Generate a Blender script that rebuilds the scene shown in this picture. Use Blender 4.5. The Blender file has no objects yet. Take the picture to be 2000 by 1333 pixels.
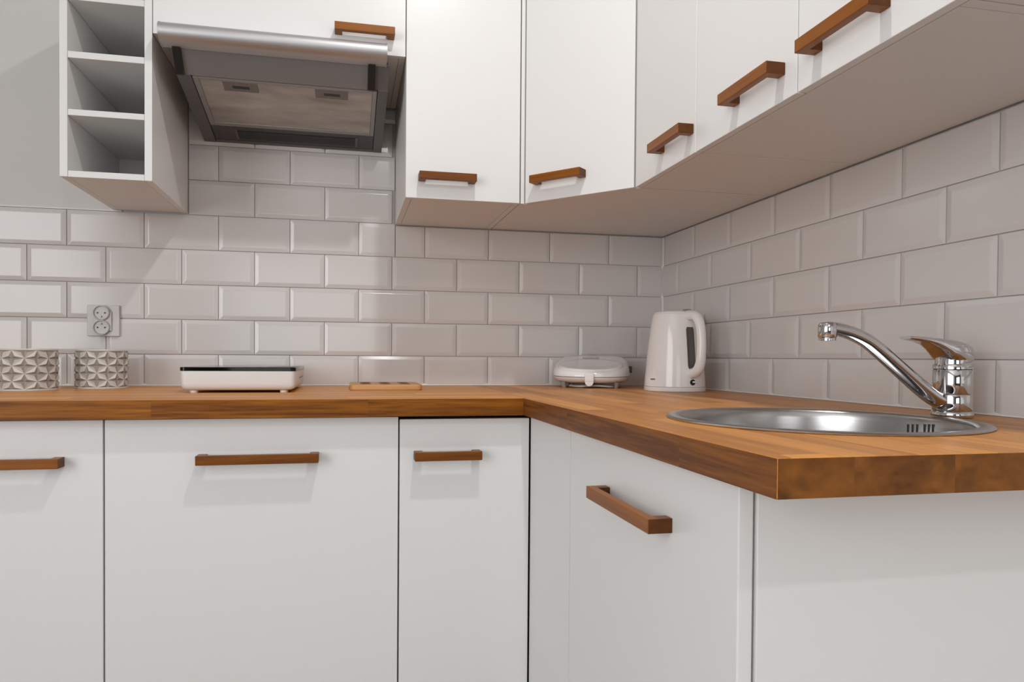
import bpy, bmesh, math, random
from mathutils import Vector, Matrix
random.seed(7)
PI = math.pi
SC = bpy.context.scene
COL = SC.collection

# ------------------------------------------------------------------ camera
F_PX, CX, CY = 1358.03, 959.45, 719.08
YAW, PITCH, ROLL = 0.2048284, -0.0154812, 0.0070651
CAM = Vector((-1.02397, -2.14566, 0.98871))
fwd = Vector((math.sin(YAW)*math.cos(PITCH), math.cos(YAW)*math.cos(PITCH), math.sin(PITCH)))
rgt = Vector((math.cos(YAW), -math.sin(YAW), 0.0))
upv = rgt.cross(fwd)
r2 = rgt*math.cos(ROLL) + upv*math.sin(ROLL)
u2 = -rgt*math.sin(ROLL) + upv*math.cos(ROLL)
cam_data = bpy.data.cameras.new('camera')
cam = bpy.data.objects.new('camera', cam_data)
COL.objects.link(cam)
M = Matrix((r2, u2, -fwd)).transposed().to_4x4()
M.translation = CAM
cam.matrix_world = M
cam_data.sensor_fit = 'HORIZONTAL'
cam_data.sensor_width = 36.0
cam_data.lens = F_PX/2000.0*36.0
cam_data.shift_x = (1000.0 - CX)/2000.0
cam_data.shift_y = (CY - 666.5)/2000.0
cam_data.clip_start = 0.05
SC.camera = cam

# ------------------------------------------------------------------ world, lights, exposure
w = bpy.data.worlds.new('world'); SC.world = w; w.use_nodes = True
w.node_tree.nodes['Background'].inputs[0].default_value = (0.96, 0.98, 1.0, 1)
w.node_tree.nodes['Background'].inputs[1].default_value = 0.4
SC.view_settings.view_transform = 'Standard'
SC.view_settings.look = 'None'
SC.view_settings.gamma = 1.0
SC.view_settings.use_curve_mapping = False
SC.view_settings.exposure = 0.13
ROOM_X0, ROOM_Y0, ROOM_Z = -3.3, -6.4, 2.62
SPOTS = [(-0.73, -1.36, 10.3), (-0.73, -3.1, 7.0)]
SPOT_W = 1.0
LAMP_COL = (1.0, 0.99, 0.975)
def area(name, loc, rot, sx, sy, power, col=(1, 1, 1), disk=False, spread=PI):
    l = bpy.data.lights.new(name, 'AREA'); l.energy = power; l.color = col
    l.shape = 'DISK' if disk else 'RECTANGLE'; l.size = sx
    if not disk: l.size_y = sy
    l.spread = spread
    o = bpy.data.objects.new(name, l); o.location = loc; o.rotation_euler = rot; COL.objects.link(o)
    return o
for (sx_, sy_, k_) in SPOTS:
    area('spot_lamp', (sx_, sy_, ROOM_Z-0.012), (0, 0, 0), 0.075, 0, SPOT_W*k_, LAMP_COL, True)
# added fill lights at unseen, made-up windows (left wall and behind the camera)
area('window_daylight', (ROOM_X0+0.03, -3.6, 1.45), (0, -PI/2, 0), 1.8, 2.5, 62.0, (0.97, 0.985, 1.0))
area('window_daylight', (-1.5, ROOM_Y0+0.03, 1.45), (PI/2, 0, 0), 1.7, 1.4, 14.0, (0.97, 0.985, 1.0))

# ------------------------------------------------------------------ helpers
def link(name, me, mat=None, parent=None, smooth=None):
    o = bpy.data.objects.new(name, me)
    if mat and not me.materials: me.materials.append(mat)
    COL.objects.link(o)
    if parent is not None: o.parent = parent
    if smooth is not None: smooth_mesh(me, smooth)
    return o
def smooth_mesh(me, ang=40):
    for p in me.polygons: p.use_smooth = True
    bm = bmesh.new(); bm.from_mesh(me)
    for e in bm.edges:
        if len(e.link_faces) == 2:
            e.smooth = e.calc_face_angle(0) < math.radians(ang)
        else: e.smooth = False
    bm.to_mesh(me); bm.free()
def tag(o, label=None, cat=None, group=None, kind=None):
    if label: o['label'] = label
    if cat: o['category'] = cat
    if group: o['group'] = group
    if kind: o['kind'] = kind
    return o
def empty(name, loc=(0, 0, 0), rz=0.0, label=None, cat=None, group=None):
    o = bpy.data.objects.new(name, None); o.empty_display_size = 0.05
    o.location = loc; o.rotation_euler = (0, 0, rz); COL.objects.link(o)
    return tag(o, label, cat, group)
def bevel(o, w_=0.0015, seg=2, ang=35):
    m = o.modifiers.new('bevel', 'BEVEL'); m.width = w_; m.segments = seg
    m.limit_method = 'ANGLE'; m.angle_limit = math.radians(ang); m.harden_normals = False
    for p in o.data.polygons: p.use_smooth = True
    wn = o.modifiers.new('wn', 'WEIGHTED_NORMAL'); wn.keep_sharp = True; wn.weight = 100
    return o
class MB:
    def __init__(s): s.v = []; s.f = []
    def add(s, vs, fs):
        n = len(s.v); s.v += [tuple(x) for x in vs]; s.f += [tuple(i+n for i in f) for f in fs]; return s
    def box(s, x0, x1, y0, y1, z0, z1):
        if x0 > x1: x0, x1 = x1, x0
        if y0 > y1: y0, y1 = y1, y0
        if z0 > z1: z0, z1 = z1, z0
        return s.add([(x0,y0,z0),(x1,y0,z0),(x1,y1,z0),(x0,y1,z0),(x0,y0,z1),(x1,y0,z1),(x1,y1,z1),(x0,y1,z1)],
                     [(0,3,2,1),(4,5,6,7),(0,1,5,4),(1,2,6,5),(2,3,7,6),(3,0,4,7)])
    def prism(s, pts, z0, z1):      # pts ccw in xy
        n = len(pts)
        return s.add([(x,y,z0) for x,y in pts]+[(x,y,z1) for x,y in pts],
                     [tuple(range(n-1,-1,-1)), tuple(range(n,2*n))]+[(i,(i+1)%n,(i+1)%n+n,i+n) for i in range(n)])
    def extrude_x(s, prof, x0, x1): # prof: (y,z) loop
        n = len(prof)
        return s.add([(x0,y,z) for y,z in prof]+[(x1,y,z) for y,z in prof],
                     [tuple(range(n)), tuple(range(2*n-1,n-1,-1))]+[(i,i+n,(i+1)%n+n,(i+1)%n) for i in range(n)])
    def extrude_y(s, prof, y0, y1): # prof: (x,z) loop
        n = len(prof)
        return s.add([(x,y0,z) for x,z in prof]+[(x,y1,z) for x,z in prof],
                     [tuple(range(n)), tuple(range(2*n-1,n-1,-1))]+[(i,i+n,(i+1)%n+n,(i+1)%n) for i in range(n)])
    def lathe(s, prof, c=(0,0), n=48, capb=True, capt=True):
        k = len(prof); vs = []
        for r, z in prof:
            for i in range(n):
                a = 2*PI*i/n; vs.append((c[0]+r*math.cos(a), c[1]+r*math.sin(a), z))
        fs = [(j*n+i, j*n+(i+1)%n, (j+1)*n+(i+1)%n, (j+1)*n+i) for j in range(k-1) for i in range(n)]
        if capb: fs.append(tuple(range(n-1,-1,-1)))
        if capt: fs.append(tuple((k-1)*n+i for i in range(n)))
        return s.add(vs, fs)
    def rings(s, rings, cap=True, close=False):
        n = len(rings[0]); vs = [p for r in rings for p in r]; k = len(rings)
        fs = [(j*n+i, j*n+(i+1)%n, (j+1)*n+(i+1)%n, (j+1)*n+i) for j in range(k-1) for i in range(n)]
        if cap: fs.append(tuple(range(n-1,-1,-1))); fs.append(tuple((k-1)*n+i for i in range(n)))
        return s.add(vs, fs)
    def tube(s, pts, rads, n=16, cap=True, ell=None, upref=(0,0,1)):
        P = [Vector(p) for p in pts]; rings = []
        for i, p in enumerate(P):
            t = (P[min(i+1,len(P)-1)]-P[max(i-1,0)]).normalized()
            u = Vector(upref)
            if abs(t.dot(u)) > 0.98: u = Vector((1,0,0))
            a = t.cross(u).normalized(); b = a.cross(t).normalized()
            r = rads[i] if hasattr(rads,'__len__') else rads
            ra, rb = (r if not ell else r*ell[0]), (r if not ell else r*ell[1])
            rings.append([tuple(p+a*ra*math.cos(2*PI*k/n)+b*rb*math.sin(2*PI*k/n)) for k in range(n)])
        return s.rings(rings, cap)
    def mesh(s, name):
        me = bpy.data.meshes.new(name); me.from_pydata(s.v, [], s.f)
        bm = bmesh.new(); bm.from_mesh(me); bmesh.ops.recalc_face_normals(bm, faces=bm.faces)
        bm.to_mesh(me); bm.free(); me.update(); return me
    def build(s, name, mat, parent=None, bev=0, smooth=None, seg=2):
        o = link(name, s.mesh(name), mat, parent, smooth)
        if bev: bevel(o, bev, seg)
        return o
def spline(pts, n):
    P = [Vector(p) for p in pts]; out = []
    P = [P[0]*2-P[1]] + P + [P[-1]*2-P[-2]]
    for i in range(1, len(P)-2):
        for k in range(n):
            t = k/n
            out.append(0.5*((2*P[i])+(-P[i-1]+P[i+1])*t+(2*P[i-1]-5*P[i]+4*P[i+1]-P[i+2])*t*t+(-P[i-1]+3*P[i]-3*P[i+1]+P[i+2])*t**3))
    out.append(P[-2]); return out
def cut(o, cutter):
    m = o.modifiers.new('cut', 'BOOLEAN'); m.operation = 'DIFFERENCE'; m.solver = 'EXACT'; m.object = cutter
    bpy.context.view_layer.update()
    dg = bpy.context.evaluated_depsgraph_get()
    me = bpy.data.meshes.new_from_object(o.evaluated_get(dg))
    o.modifiers.remove(m); o.data = me
    bpy.data.objects.remove(cutter)

# ------------------------------------------------------------------ materials
def mat(name, col, rough=0.5, metal=0.0, coat=0.0, spec=0.5, noise=0.0, nscale=30.0, bump=0.0, aniso=None):
    m = bpy.data.materials.new(name); m.use_nodes = True; nt = m.node_tree; b = nt.nodes['Principled BSDF']
    b.inputs['Base Color'].default_value = (*col, 1); b.inputs['Roughness'].default_value = rough
    b.inputs['Metallic'].default_value = metal; b.inputs['Coat Weight'].default_value = coat
    b.inputs['Specular IOR Level'].default_value = spec; b.inputs['Coat Roughness'].default_value = 0.08
    if noise or bump:
        tc = nt.nodes.new('ShaderNodeTexCoord'); n = nt.nodes.new('ShaderNodeTexNoise'); n.inputs['Scale'].default_value = nscale
        mp = nt.nodes.new('ShaderNodeMapping'); nt.links.new(tc.outputs['Object'], mp.inputs[0]); nt.links.new(mp.outputs[0], n.inputs['Vector'])
        if aniso: mp.inputs['Scale'].default_value = aniso
        n.inputs['Detail'].default_value = 4
        if noise:
            mx = nt.nodes.new('ShaderNodeMix'); mx.data_type = 'RGBA'
            mx.inputs[6].default_value = (*[c*(1-noise) for c in col], 1); mx.inputs[7].default_value = (*[min(1, c*(1+noise)) for c in col], 1)
            nt.links.new(n.outputs['Fac'], mx.inputs[0]); nt.links.new(mx.outputs[2], b.inputs['Base Color'])
        if bump:
            bp = nt.nodes.new('ShaderNodeBump'); bp.inputs['Strength'].default_value = bump; bp.inputs['Distance'].default_value = 0.001
            nt.links.new(n.outputs['Fac'], bp.inputs['Height']); nt.links.new(bp.outputs[0], b.inputs['Normal'])
    return m
def wood(name, along, light, dark, strip=0.045, length=0.55, rough=0.35, contrast=1.0, grain=1.0, coat=0.0, staves=True, spec=0.5, endg=False):
    """butcher-block style wood; along = 0 (x) or 1 (y)"""
    m = bpy.data.materials.new(name); m.use_nodes = True; nt = m.node_tree; N = nt.nodes; L = nt.links
    b = N['Principled BSDF']; b.inputs['Roughness'].default_value = rough; b.inputs['Coat Weight'].default_value = coat; b.inputs['Specular IOR Level'].default_value = spec
    tc = N.new('ShaderNodeTexCoord'); sep = N.new('ShaderNodeSeparateXYZ'); L.new(tc.outputs['Object'], sep.inputs[0])
    A, C = sep.outputs[along], sep.outputs[1-along]
    def mth(op, a, b_=None):
        n = N.new('ShaderNodeMath'); n.operation = op
        for i, v in enumerate((a, b_)):
            if v is None: continue
            if isinstance(v, (int, float)): n.inputs[i].default_value = v
            else: L.new(v, n.inputs[i])
        return n.outputs[0]
    grn = N.new('ShaderNodeCombineXYZ')
    if staves:
        row = mth('FLOOR', mth('DIVIDE', mth('ADD', C, 0.001), strip))
        wn = N.new('ShaderNodeTexWhiteNoise'); wn.noise_dimensions = '1D'; L.new(row, wn.inputs['W'])
        col_ = mth('FLOOR', mth('ADD', mth('DIVIDE', A, length), mth('MULTIPLY', wn.outputs['Value'], 7.0)))
        cmb = N.new('ShaderNodeCombineXYZ'); L.new(row, cmb.inputs[0]); L.new(col_, cmb.inputs[1])
        wn2 = N.new('ShaderNodeTexWhiteNoise'); wn2.noise_dimensions = '2D'; L.new(cmb.outputs[0], wn2.inputs['Vector'])
        tone = wn2.outputs['Value']
    else:
        oi = N.new('ShaderNodeObjectInfo'); tone = oi.outputs['Random']
    if endg:      # end grain: blotchy rings, no long streaks
        L.new(mth('MULTIPLY', A, 11.0), grn.inputs[0]); L.new(mth('MULTIPLY', C, 11.0), grn.inputs[1])
        L.new(mth('ADD', mth('MULTIPLY', sep.outputs[2], 17.0), mth('MULTIPLY', tone, 37.0)), grn.inputs[2])
    else:
        L.new(mth('MULTIPLY', A, 2.5), grn.inputs[0]); L.new(mth('MULTIPLY', C, 42.0), grn.inputs[1])
        L.new(mth('ADD', mth('MULTIPLY', sep.outputs[2], 60.0), mth('MULTIPLY', tone, 37.0)), grn.inputs[2])
    n1 = N.new('ShaderNodeTexNoise'); n1.inputs['Scale'].default_value = 1.6; n1.inputs['Detail'].default_value = 5
    n1.inputs['Distortion'].default_value = 0.7; L.new(grn.outputs[0], n1.inputs['Vector'])
    n2 = N.new('ShaderNodeTexNoise'); n2.inputs['Scale'].default_value = 6.0; n2.inputs['Detail'].default_value = 3
    L.new(grn.outputs[0], n2.inputs['Vector'])
    f = mth('ADD', mth('MULTIPLY', mth('SUBTRACT', tone, 0.5), 0.55*contrast), mth('MULTIPLY', mth('SUBTRACT', n1.outputs['Fac'], 0.5), 1.1*grain))
    f = mth('ADD', f, mth('MULTIPLY', mth('SUBTRACT', n2.outputs['Fac'], 0.5), 0.45*grain))
    f = mth('ADD', f, 0.5)
    cl = N.new('ShaderNodeClamp'); L.new(f, cl.inputs[0])
    mx = N.new('ShaderNodeMix'); mx.data_type = 'RGBA'; mx.inputs[6].default_value = (*light, 1); mx.inputs[7].default_value = (*dark, 1)
    L.new(cl.outputs[0], mx.inputs[0]); L.new(mx.outputs[2], b.inputs['Base Color'])
    bp = N.new('ShaderNodeBump'); bp.inputs['Strength'].default_value = 0.12; bp.inputs['Distance'].default_value = 0.0008
    L.new(n2.outputs['Fac'], bp.inputs['Height']); L.new(bp.outputs[0], b.inputs['Normal'])
    return m
WHITE = mat('white_satin_lacquer', (0.80, 0.79, 0.78), 0.30, spec=0.5)
WHITE_IN = mat('white_melamine', (0.76, 0.75, 0.735), 0.38)
WALLP = mat('painted_plaster', (0.70, 0.69, 0.68), 0.8, noise=0.02, nscale=8)
WALLD = mat('dark_grey_paint', (0.09, 0.088, 0.086), 0.7)  # unseen rear wall, darkened to give chrome and metal dark reflections
CEIL = mat('ceiling_paint', (0.82, 0.81, 0.80), 0.85)
FLOORM = wood('floor_wood', 1, (0.22, 0.19, 0.16), (0.15, 0.13, 0.105), 0.19, 1.2, 0.4)
TILE = mat('glazed_tile', (0.68, 0.658, 0.65), 0.15, spec=0.55)
GROUT = mat('grout', (0.47, 0.44, 0.42), 0.85, noise=0.06, nscale=60)
SILICONE = mat('white_silicone', (0.80, 0.78, 0.76), 0.35)
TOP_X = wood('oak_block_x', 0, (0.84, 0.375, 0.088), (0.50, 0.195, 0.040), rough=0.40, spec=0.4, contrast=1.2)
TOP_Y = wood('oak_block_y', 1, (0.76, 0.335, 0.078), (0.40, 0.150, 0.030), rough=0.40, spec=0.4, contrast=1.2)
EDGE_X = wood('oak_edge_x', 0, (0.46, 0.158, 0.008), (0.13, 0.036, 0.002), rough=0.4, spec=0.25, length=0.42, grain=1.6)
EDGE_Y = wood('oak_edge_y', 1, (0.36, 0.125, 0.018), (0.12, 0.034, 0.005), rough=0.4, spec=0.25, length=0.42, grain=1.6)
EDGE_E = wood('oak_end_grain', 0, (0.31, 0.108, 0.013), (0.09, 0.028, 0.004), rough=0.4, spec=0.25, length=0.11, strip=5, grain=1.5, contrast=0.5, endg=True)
HAND_X = wood('teak_x', 0, (0.32, 0.103, 0.010), (0.11, 0.031, 0.003), rough=0.38, spec=0.25, staves=False)
HAND_Y = wood('teak_y', 1, (0.32, 0.103, 0.010), (0.11, 0.031, 0.003), rough=0.38, spec=0.25, staves=False)
HAND_END = wood('teak_end_grain', 0, (0.13, 0.040, 0.005), (0.05, 0.014, 0.002), rough=0.45, spec=0.25, staves=False)
CHROME = mat('chrome', (0.60, 0.59, 0.59), 0.05, 1.0)
STEEL = mat('brushed_steel', (0.47, 0.46, 0.455), 0.26, 1.0, noise=0.08, nscale=20, aniso=(1, 1, 12))
STEEL_BAR = mat('satin_aluminium', (0.58, 0.57, 0.58), 0.50, 1.0, noise=0.05, nscale=14, aniso=(1, 6, 6))
HOODG = mat('grey_enamel', (0.135, 0.13, 0.135), 0.35, 0.3)
HOODD = mat('dark_grey_enamel', (0.07, 0.066, 0.066), 0.35, 0.2)
BLACK = mat('black_plastic', (0.012, 0.012, 0.012), 0.35)
BLACKGLASS = mat('black_glass', (0.004, 0.004, 0.004), 0.08, spec=0.25)
DARK = mat('dark_gap', (0.03, 0.028, 0.026), 0.8)
PLASTIC = mat('white_gloss_plastic', (0.88, 0.87, 0.865), 0.12)
PLASTIC_M = mat('white_matt_plastic', (0.84, 0.825, 0.81), 0.32)
SOCK = mat('socket_plastic', (0.62, 0.60, 0.585), 0.3)
GREYP = mat('grey_plastic', (0.28, 0.26, 0.25), 0.4)
PRINT = mat('grey_print', (0.10, 0.095, 0.09), 0.5)
CER_L = mat('ceramic_light', (0.66, 0.64, 0.60), 0.42, noise=0.04, nscale=40)
CER_D = mat('ceramic_grey', (0.33, 0.31, 0.29), 0.5, noise=0.06, nscale=40)
BAMBOO = wood('bamboo', 0, (0.72, 0.40, 0.17), (0.50, 0.24, 0.08), rough=0.45, staves=False)
GLASSV = mat('smoked_visor', (0.27, 0.26, 0.26), 0.12, 0.4)
WATERG = mat('smoked_gauge', (0.10, 0.085, 0.08), 0.12)

# ================================================================== SETTING
def struct(mb, name, m, **k):
    o = mb.build(name, m, **k); o['kind'] = 'structure'; return o
wall_back = struct(MB().box(ROOM_X0-0.15, 0.16, 0.005, 0.16, 0, ROOM_Z), 'wall_back', WALLP)
wall_right = struct(MB().box(0.005, 0.16, ROOM_Y0, 0.005, 0, ROOM_Z), 'wall_right', WALLP)
struct(MB().box(ROOM_X0-0.15, ROOM_X0, ROOM_Y0, 0.005, 0, 0.5).box(ROOM_X0-0.15, ROOM_X0, ROOM_Y0, 0.005, 2.4, ROOM_Z)
       .box(ROOM_X0-0.15, ROOM_X0, ROOM_Y0, -4.9, 0.5, 2.4).box(ROOM_X0-0.15, ROOM_X0, -2.3, 0.005, 0.5, 2.4), 'wall_left', WALLP)
struct(MB().box(ROOM_X0-0.15, 0.16, ROOM_Y0-0.15, ROOM_Y0, 0, 0.75).box(ROOM_X0-0.15, 0.16, ROOM_Y0-0.15, ROOM_Y0, 2.15, ROOM_Z)
       .box(ROOM_X0-0.15, -2.35, ROOM_Y0-0.15, ROOM_Y0, 0.75, 2.15).box(-0.65, 0.16, ROOM_Y0-0.15, ROOM_Y0, 0.75, 2.15), 'wall_front', WALLD)
struct(MB().box(ROOM_X0-0.15, 0.16, ROOM_Y0-0.15, 0.16, -0.1, 0), 'floor', FLOORM)
struct(MB().box(ROOM_X0-0.15, 0.16, ROOM_Y0-0.15, 0.16, ROOM_Z, ROOM_Z+0.1), 'ceiling', CEIL)
def added_window(n, horizontal, a0, a1, z0, z1, c):  # unseen frame, added to go with the fill light at its opening
    f = MB(); t = 0.05
    def bx(p0, p1, q0, q1):
        if horizontal: f.box(p0, p1, c-0.11, c-0.05, q0, q1)
        else: f.box(c-0.11, c-0.05, p0, p1, q0, q1)
    bx(a0, a1, z0, z0+t); bx(a0, a1, z1-t, z1); bx(a0, a0+t, z0+t, z1-t); bx(a1-t, a1, z0+t, z1-t)
    mid = (a0+a1)/2; bx(mid-t/2, mid+t/2, z0+t, z1-t)
    return struct(f, 'window_%d' % n, PLASTIC_M)
added_window(1, False, -4.9, -2.3, 0.5, 2.4, ROOM_X0)
added_window(2, True, -2.35, -0.65, 0.75, 2.15, ROOM_Y0)

# tiles -------------------------------------------------------------
Z0 = 0.9
H = 0.10074
L1 = Z0 + 0.0902
ROWS = [(Z0, L1)] + [(L1+i*H, L1+(i+1)*H) for i in range(8)]
J = 0.0011          # half joint
_tile_cache = {}
def tile_mesh(wd, ht, l, r, b, t):
    key = (round(wd, 3), round(ht, 3), l, r, b, t)
    if key in _tile_cache: return _tile_cache[key]
    bv, d0, d1, d2 = 0.0112, 0.004, -0.0008, -0.0035     # bevel width, back, edge, face (y)
    x0, x1, z0, z1 = -wd/2, wd/2, -ht/2, ht/2
    ix0, ix1 = x0+(bv if l else 0), x1-(bv if r else 0)
    iz0, iz1 = z0+(bv if b else 0), z1-(bv if t else 0)
    vs = [(x0,d0,z0),(x1,d0,z0),(x1,d0,z1),(x0,d0,z1)]
    vs += [(x0, d1 if (l or b) else d2, z0),(x1, d1 if (r or b) else d2, z0),(x1, d1 if (r or t) else d2, z1),(x0, d1 if (l or t) else d2, z1)]
    vs += [(ix0,d2,iz0),(ix1,d2,iz0),(ix1,d2,iz1),(ix0,d2,iz1)]
    fs = [(0,1,5,4),(1,2,6,5),(2,3,7,6),(3,0,4,7),(8,9,10,11)]
    if b: fs.append((4,5,9,8))
    if r: fs.append((5,6,10,9))
    if t: fs.append((6,7,11,10))
    if l: fs.append((7,4,8,11))
    me = bpy.data.meshes.new('tile'); me.from_pydata(vs, [], fs)
    bm = bmesh.new(); bm.from_mesh(me)
    bmesh.ops.remove_doubles(bm, verts=bm.verts, dist=1e-6)
    bmesh.ops.recalc_face_normals(bm, faces=bm.faces)
    # open back: make sure the face points to -y
    for f in bm.faces:
        if abs(f.normal.y) > 0.9 and f.normal.y > 0:
            bmesh.ops.reverse_faces(bm, faces=bm.faces); break
    es = [e for e in bm.edges if len(e.link_faces) == 2 and 0.1 < e.calc_face_angle(0) < 0.9]
    bmesh.ops.bevel(bm, geom=es, offset=0.0016, segments=2, affect='EDGES', profile=0.5)
    bm.to_mesh(me); bm.free()
    for p in me.polygons: p.use_smooth = False
    me.materials.append(TILE); _tile_cache[key] = me
    return me
def lay(parent, side, a_lo, a_hi, joints, z0, z1, zb, zt):
    """one row; a runs along the wall, joints = full joint list, clip to a_lo..a_hi and zb..zt"""
    for j0, j1 in zip(joints[:-1], joints[1:]):
        lo, hi = max(j0, a_lo), min(j1, a_hi); b_, t_ = max(z0, zb), min(z1, zt)
        if hi-lo < 0.012 or t_-b_ < 0.012: continue
        cl, cr, cb, ct = lo > j0+1e-4, hi < j1-1e-4, b_ > z0+1e-4, t_ < z1-1e-4
        wd, ht = hi-lo-2*J, t_-b_-2*J
        if side == 'back': me = tile_mesh(wd, ht, not cl, not cr, not cb, not ct)
        else: me = tile_mesh(wd, ht, not cr, not cl, not cb, not ct)   # local +x runs to -y
        o = bpy.data.objects.new('tile', me); COL.objects.link(o); o.parent = parent
        j = lambda: random.uniform(-0.0022, 0.0022)
        if side == 'back': o.location = ((lo+hi)/2, 0, (b_+t_)/2); o.rotation_euler = (j(), 0, j())
        else: o.location = (0, (lo+hi)/2, (b_+t_)/2); o.rotation_euler = (j(), 0, -PI/2+j())
A_OFF, C_OFF = 0.09025, 0.11485
SHX0, SHX1, HCX1, U1X1 = -1.669, -1.4725, -0.881, -0.5835
for i, (z0, z1) in enumerate(ROWS):
    off = 0.1 if i % 2 == 0 else 0.0
    jb = sorted([-(A_OFF+off+0.2*k) for k in range(-1, 11)])
    jr = sorted([-(C_OFF+off+0.2*k) for k in range(-1, 13)])
    if i < 5: lay(wall_right, 'right', -2.45, -0.004, jr, z0, z1, Z0+0.002, 1.3875)
    if i < 4: lay(wall_back, 'back', -2.2, -0.004, jb, z0, z1, Z0+0.002, 2)
    elif i == 4:
        lay(wall_back, 'back', -2.2, HCX1, jb, z0, z1, Z0, 1.3932)
        lay(wall_back, 'back', HCX1, -0.004, jb, z0, z1, Z0, 1.3875)
    else: lay(wall_back, 'back', SHX1+0.001, HCX1-0.001, jb, z0, z1, Z0, 1.735)
MB().box(-2.2, 0.0, 0.0022, 0.006, Z0, 1.3932).box(SHX1, HCX1, 0.0022, 0.006, 1.3932, 1.735).build('grout', GROUT, wall_back)
MB().box(0.0022, 0.006, -2.45, 0.0, Z0, 1.3875).build('grout', GROUT, wall_right)
# silicone beads
sb = MB().extrude_x([(0.001, Z0+0.0005), (-0.0045, Z0+0.0005), (-0.003, Z0+0.004), (0.001, Z0+0.0065)], -2.2, -0.002)
struct(sb, 'trim_1', SILICONE)
sb = MB().extrude_y([(0.001, Z0+0.0005), (-0.0045, Z0+0.0005), (-0.003, Z0+0.004), (0.001, Z0+0.0065)], -1.585, -0.002)
struct(sb, 'trim_2', SILICONE)
struct(MB().prism([(0.002, 0.002), (-0.0065, 0.002), (-0.004, -0.004), (0.002, -0.0065)], Z0+0.006, 1.387), 'trim_3', SILICONE)
struct(MB().box(-2.2, SHX0+0.02, -0.001, 0.005, 1.3935, 1.397), 'trim_4', SILICONE)

# ================================================================== LOWER CABINETS
WF, WR, WE = -0.672, -0.645, -1.588      # worktop front y, right-arm front x, end y
DF, DT = -0.645, 0.018                   # lower door front y, door thickness
RX = -0.622                              # right run door front x
TH = 0.038
CABT = 0.860
def cabinet_body(x0, x1, y0, y1, z0, z1, parent, bottom_gap=0.0008, top=True, m=None, name='body', openside=None, t=0.016):
    b = MB()
    g = bottom_gap
    b.box(x0, x0+t, y0, y1, z0, z1).box(x1-t, x1, y0, y1, z0, z1)
    b.box(x0+t+g, x1-t-g, y0, y1, z0, z0+t)
    if top: b.box(x0+t+g, x1-t-g, y0, y1, z1-t, z1)
    b.box(x0+t+g, x1-t-g, y1-0.006, y1, z0+t, z1-(t if top else 0))
    return b.build(name, m or WHITE_IN, parent, bev=0.0004, seg=1)
def bar_handle(length, hgt=0.019, prot=0.033, th=0.013, leg=0.018):
    """U shaped wooden bar, origin at the centre of its back, sticks out to -y, runs along x"""
    L2, h2 = length/2, hgt/2
    b = MB()
    prof = [(-L2, 0), (-L2, -prot), (L2, -prot), (L2, 0), (L2-leg, 0), (L2-leg, -prot+th), (-L2+leg, -prot+th), (-L2+leg, 0)]
    n = len(prof)
    vs = [(x, y, -h2) for x, y in prof]+[(x, y, h2) for x, y in prof]
    # split caps into quads for a clean bevel
    caps = [(0, 1, 6, 7), (1, 2, 5, 6), (2, 3, 4, 5)]
    fs = [tuple(c) for c in caps] + [tuple(i+n for i in reversed(c)) for c in caps] + [(i, i+n, (i+1) % n+n, (i+1) % n) for i in range(n)]
    b.add(vs, fs)
    return b.mesh('handle')
_hm = {}
def add_handle(parent, loc, rz, length):
    k = length
    if k not in _hm: _hm[k] = bar_handle(length)
    me = _hm[k]
    o = bpy.data.objects.new('handle', me); COL.objects.link(o)
    if not me.materials:
        me.materials.append(HAND_X); me.materials.append(HAND_END)
        for p in me.polygons:
            if abs(p.normal.x) > 0.9: p.material_index = 1
    o.parent = parent; o.location = loc; o.rotation_euler = (0, 0, rz)
    bevel(o, 0.0011, 2)
    return o
LAB = 'brown wooden bar handle'
G = 0.0016   # half door gap
# left base cabinet
c = empty('base_cabinet', (-2.09, -0.33, 0), 0, 'white base cabinet at the left edge of the photo, handle cut off by the frame', 'cabinet', 'white base cabinets')
def sub(c, p): return (p[0]-c.location.x, p[1]-c.location.y, p[2]-c.location.z)
def rel(o, c):
    """bake: o was built in world coordinates, parent it to empty c"""
    o.parent = c; o.matrix_parent_inverse = Matrix.Translation(-Vector(c.location)); return o
def lower_unit(x0, x1, label, hx=None, hl=0.0, ztop=CABT-0.001, xb1=None):
    c = empty('base_cabinet', ((x0+x1)/2, -0.33, 0), 0, label, 'cabinet', 'white base cabinets')
    rel(cabinet_body(x0+0.001, (xb1 or x1)-0.001, DF+DT+0.001, -0.06, 0.1, CABT, None, top=True), c)
    d = rel(MB().box(x0+G, x1-G, DF, DF+DT, 0.1, ztop).build('door', WHITE, bev=0.0012), c)
    if hx is not None:
        h = add_handle(d, (hx, DF, 0.778), 0, hl)
    rel(MB().box(x0+0.001, x1-0.001, DF+0.06, DF+0.076, 0.002, 0.1).build('plinth', WHITE), c)
    return c
bpy.data.objects.remove(c)
XA, XB = -1.4945, -0.9135
lower_unit(XA-0.6, XA, 'white base cabinet below the patterned pots, cut off by the left edge of the photo', -1.6825, 0.236)
lower_unit(XA, XB, 'widest white base cabinet, long handle, below the white hob with a black glass top', -1.1995, 0.238)
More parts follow.
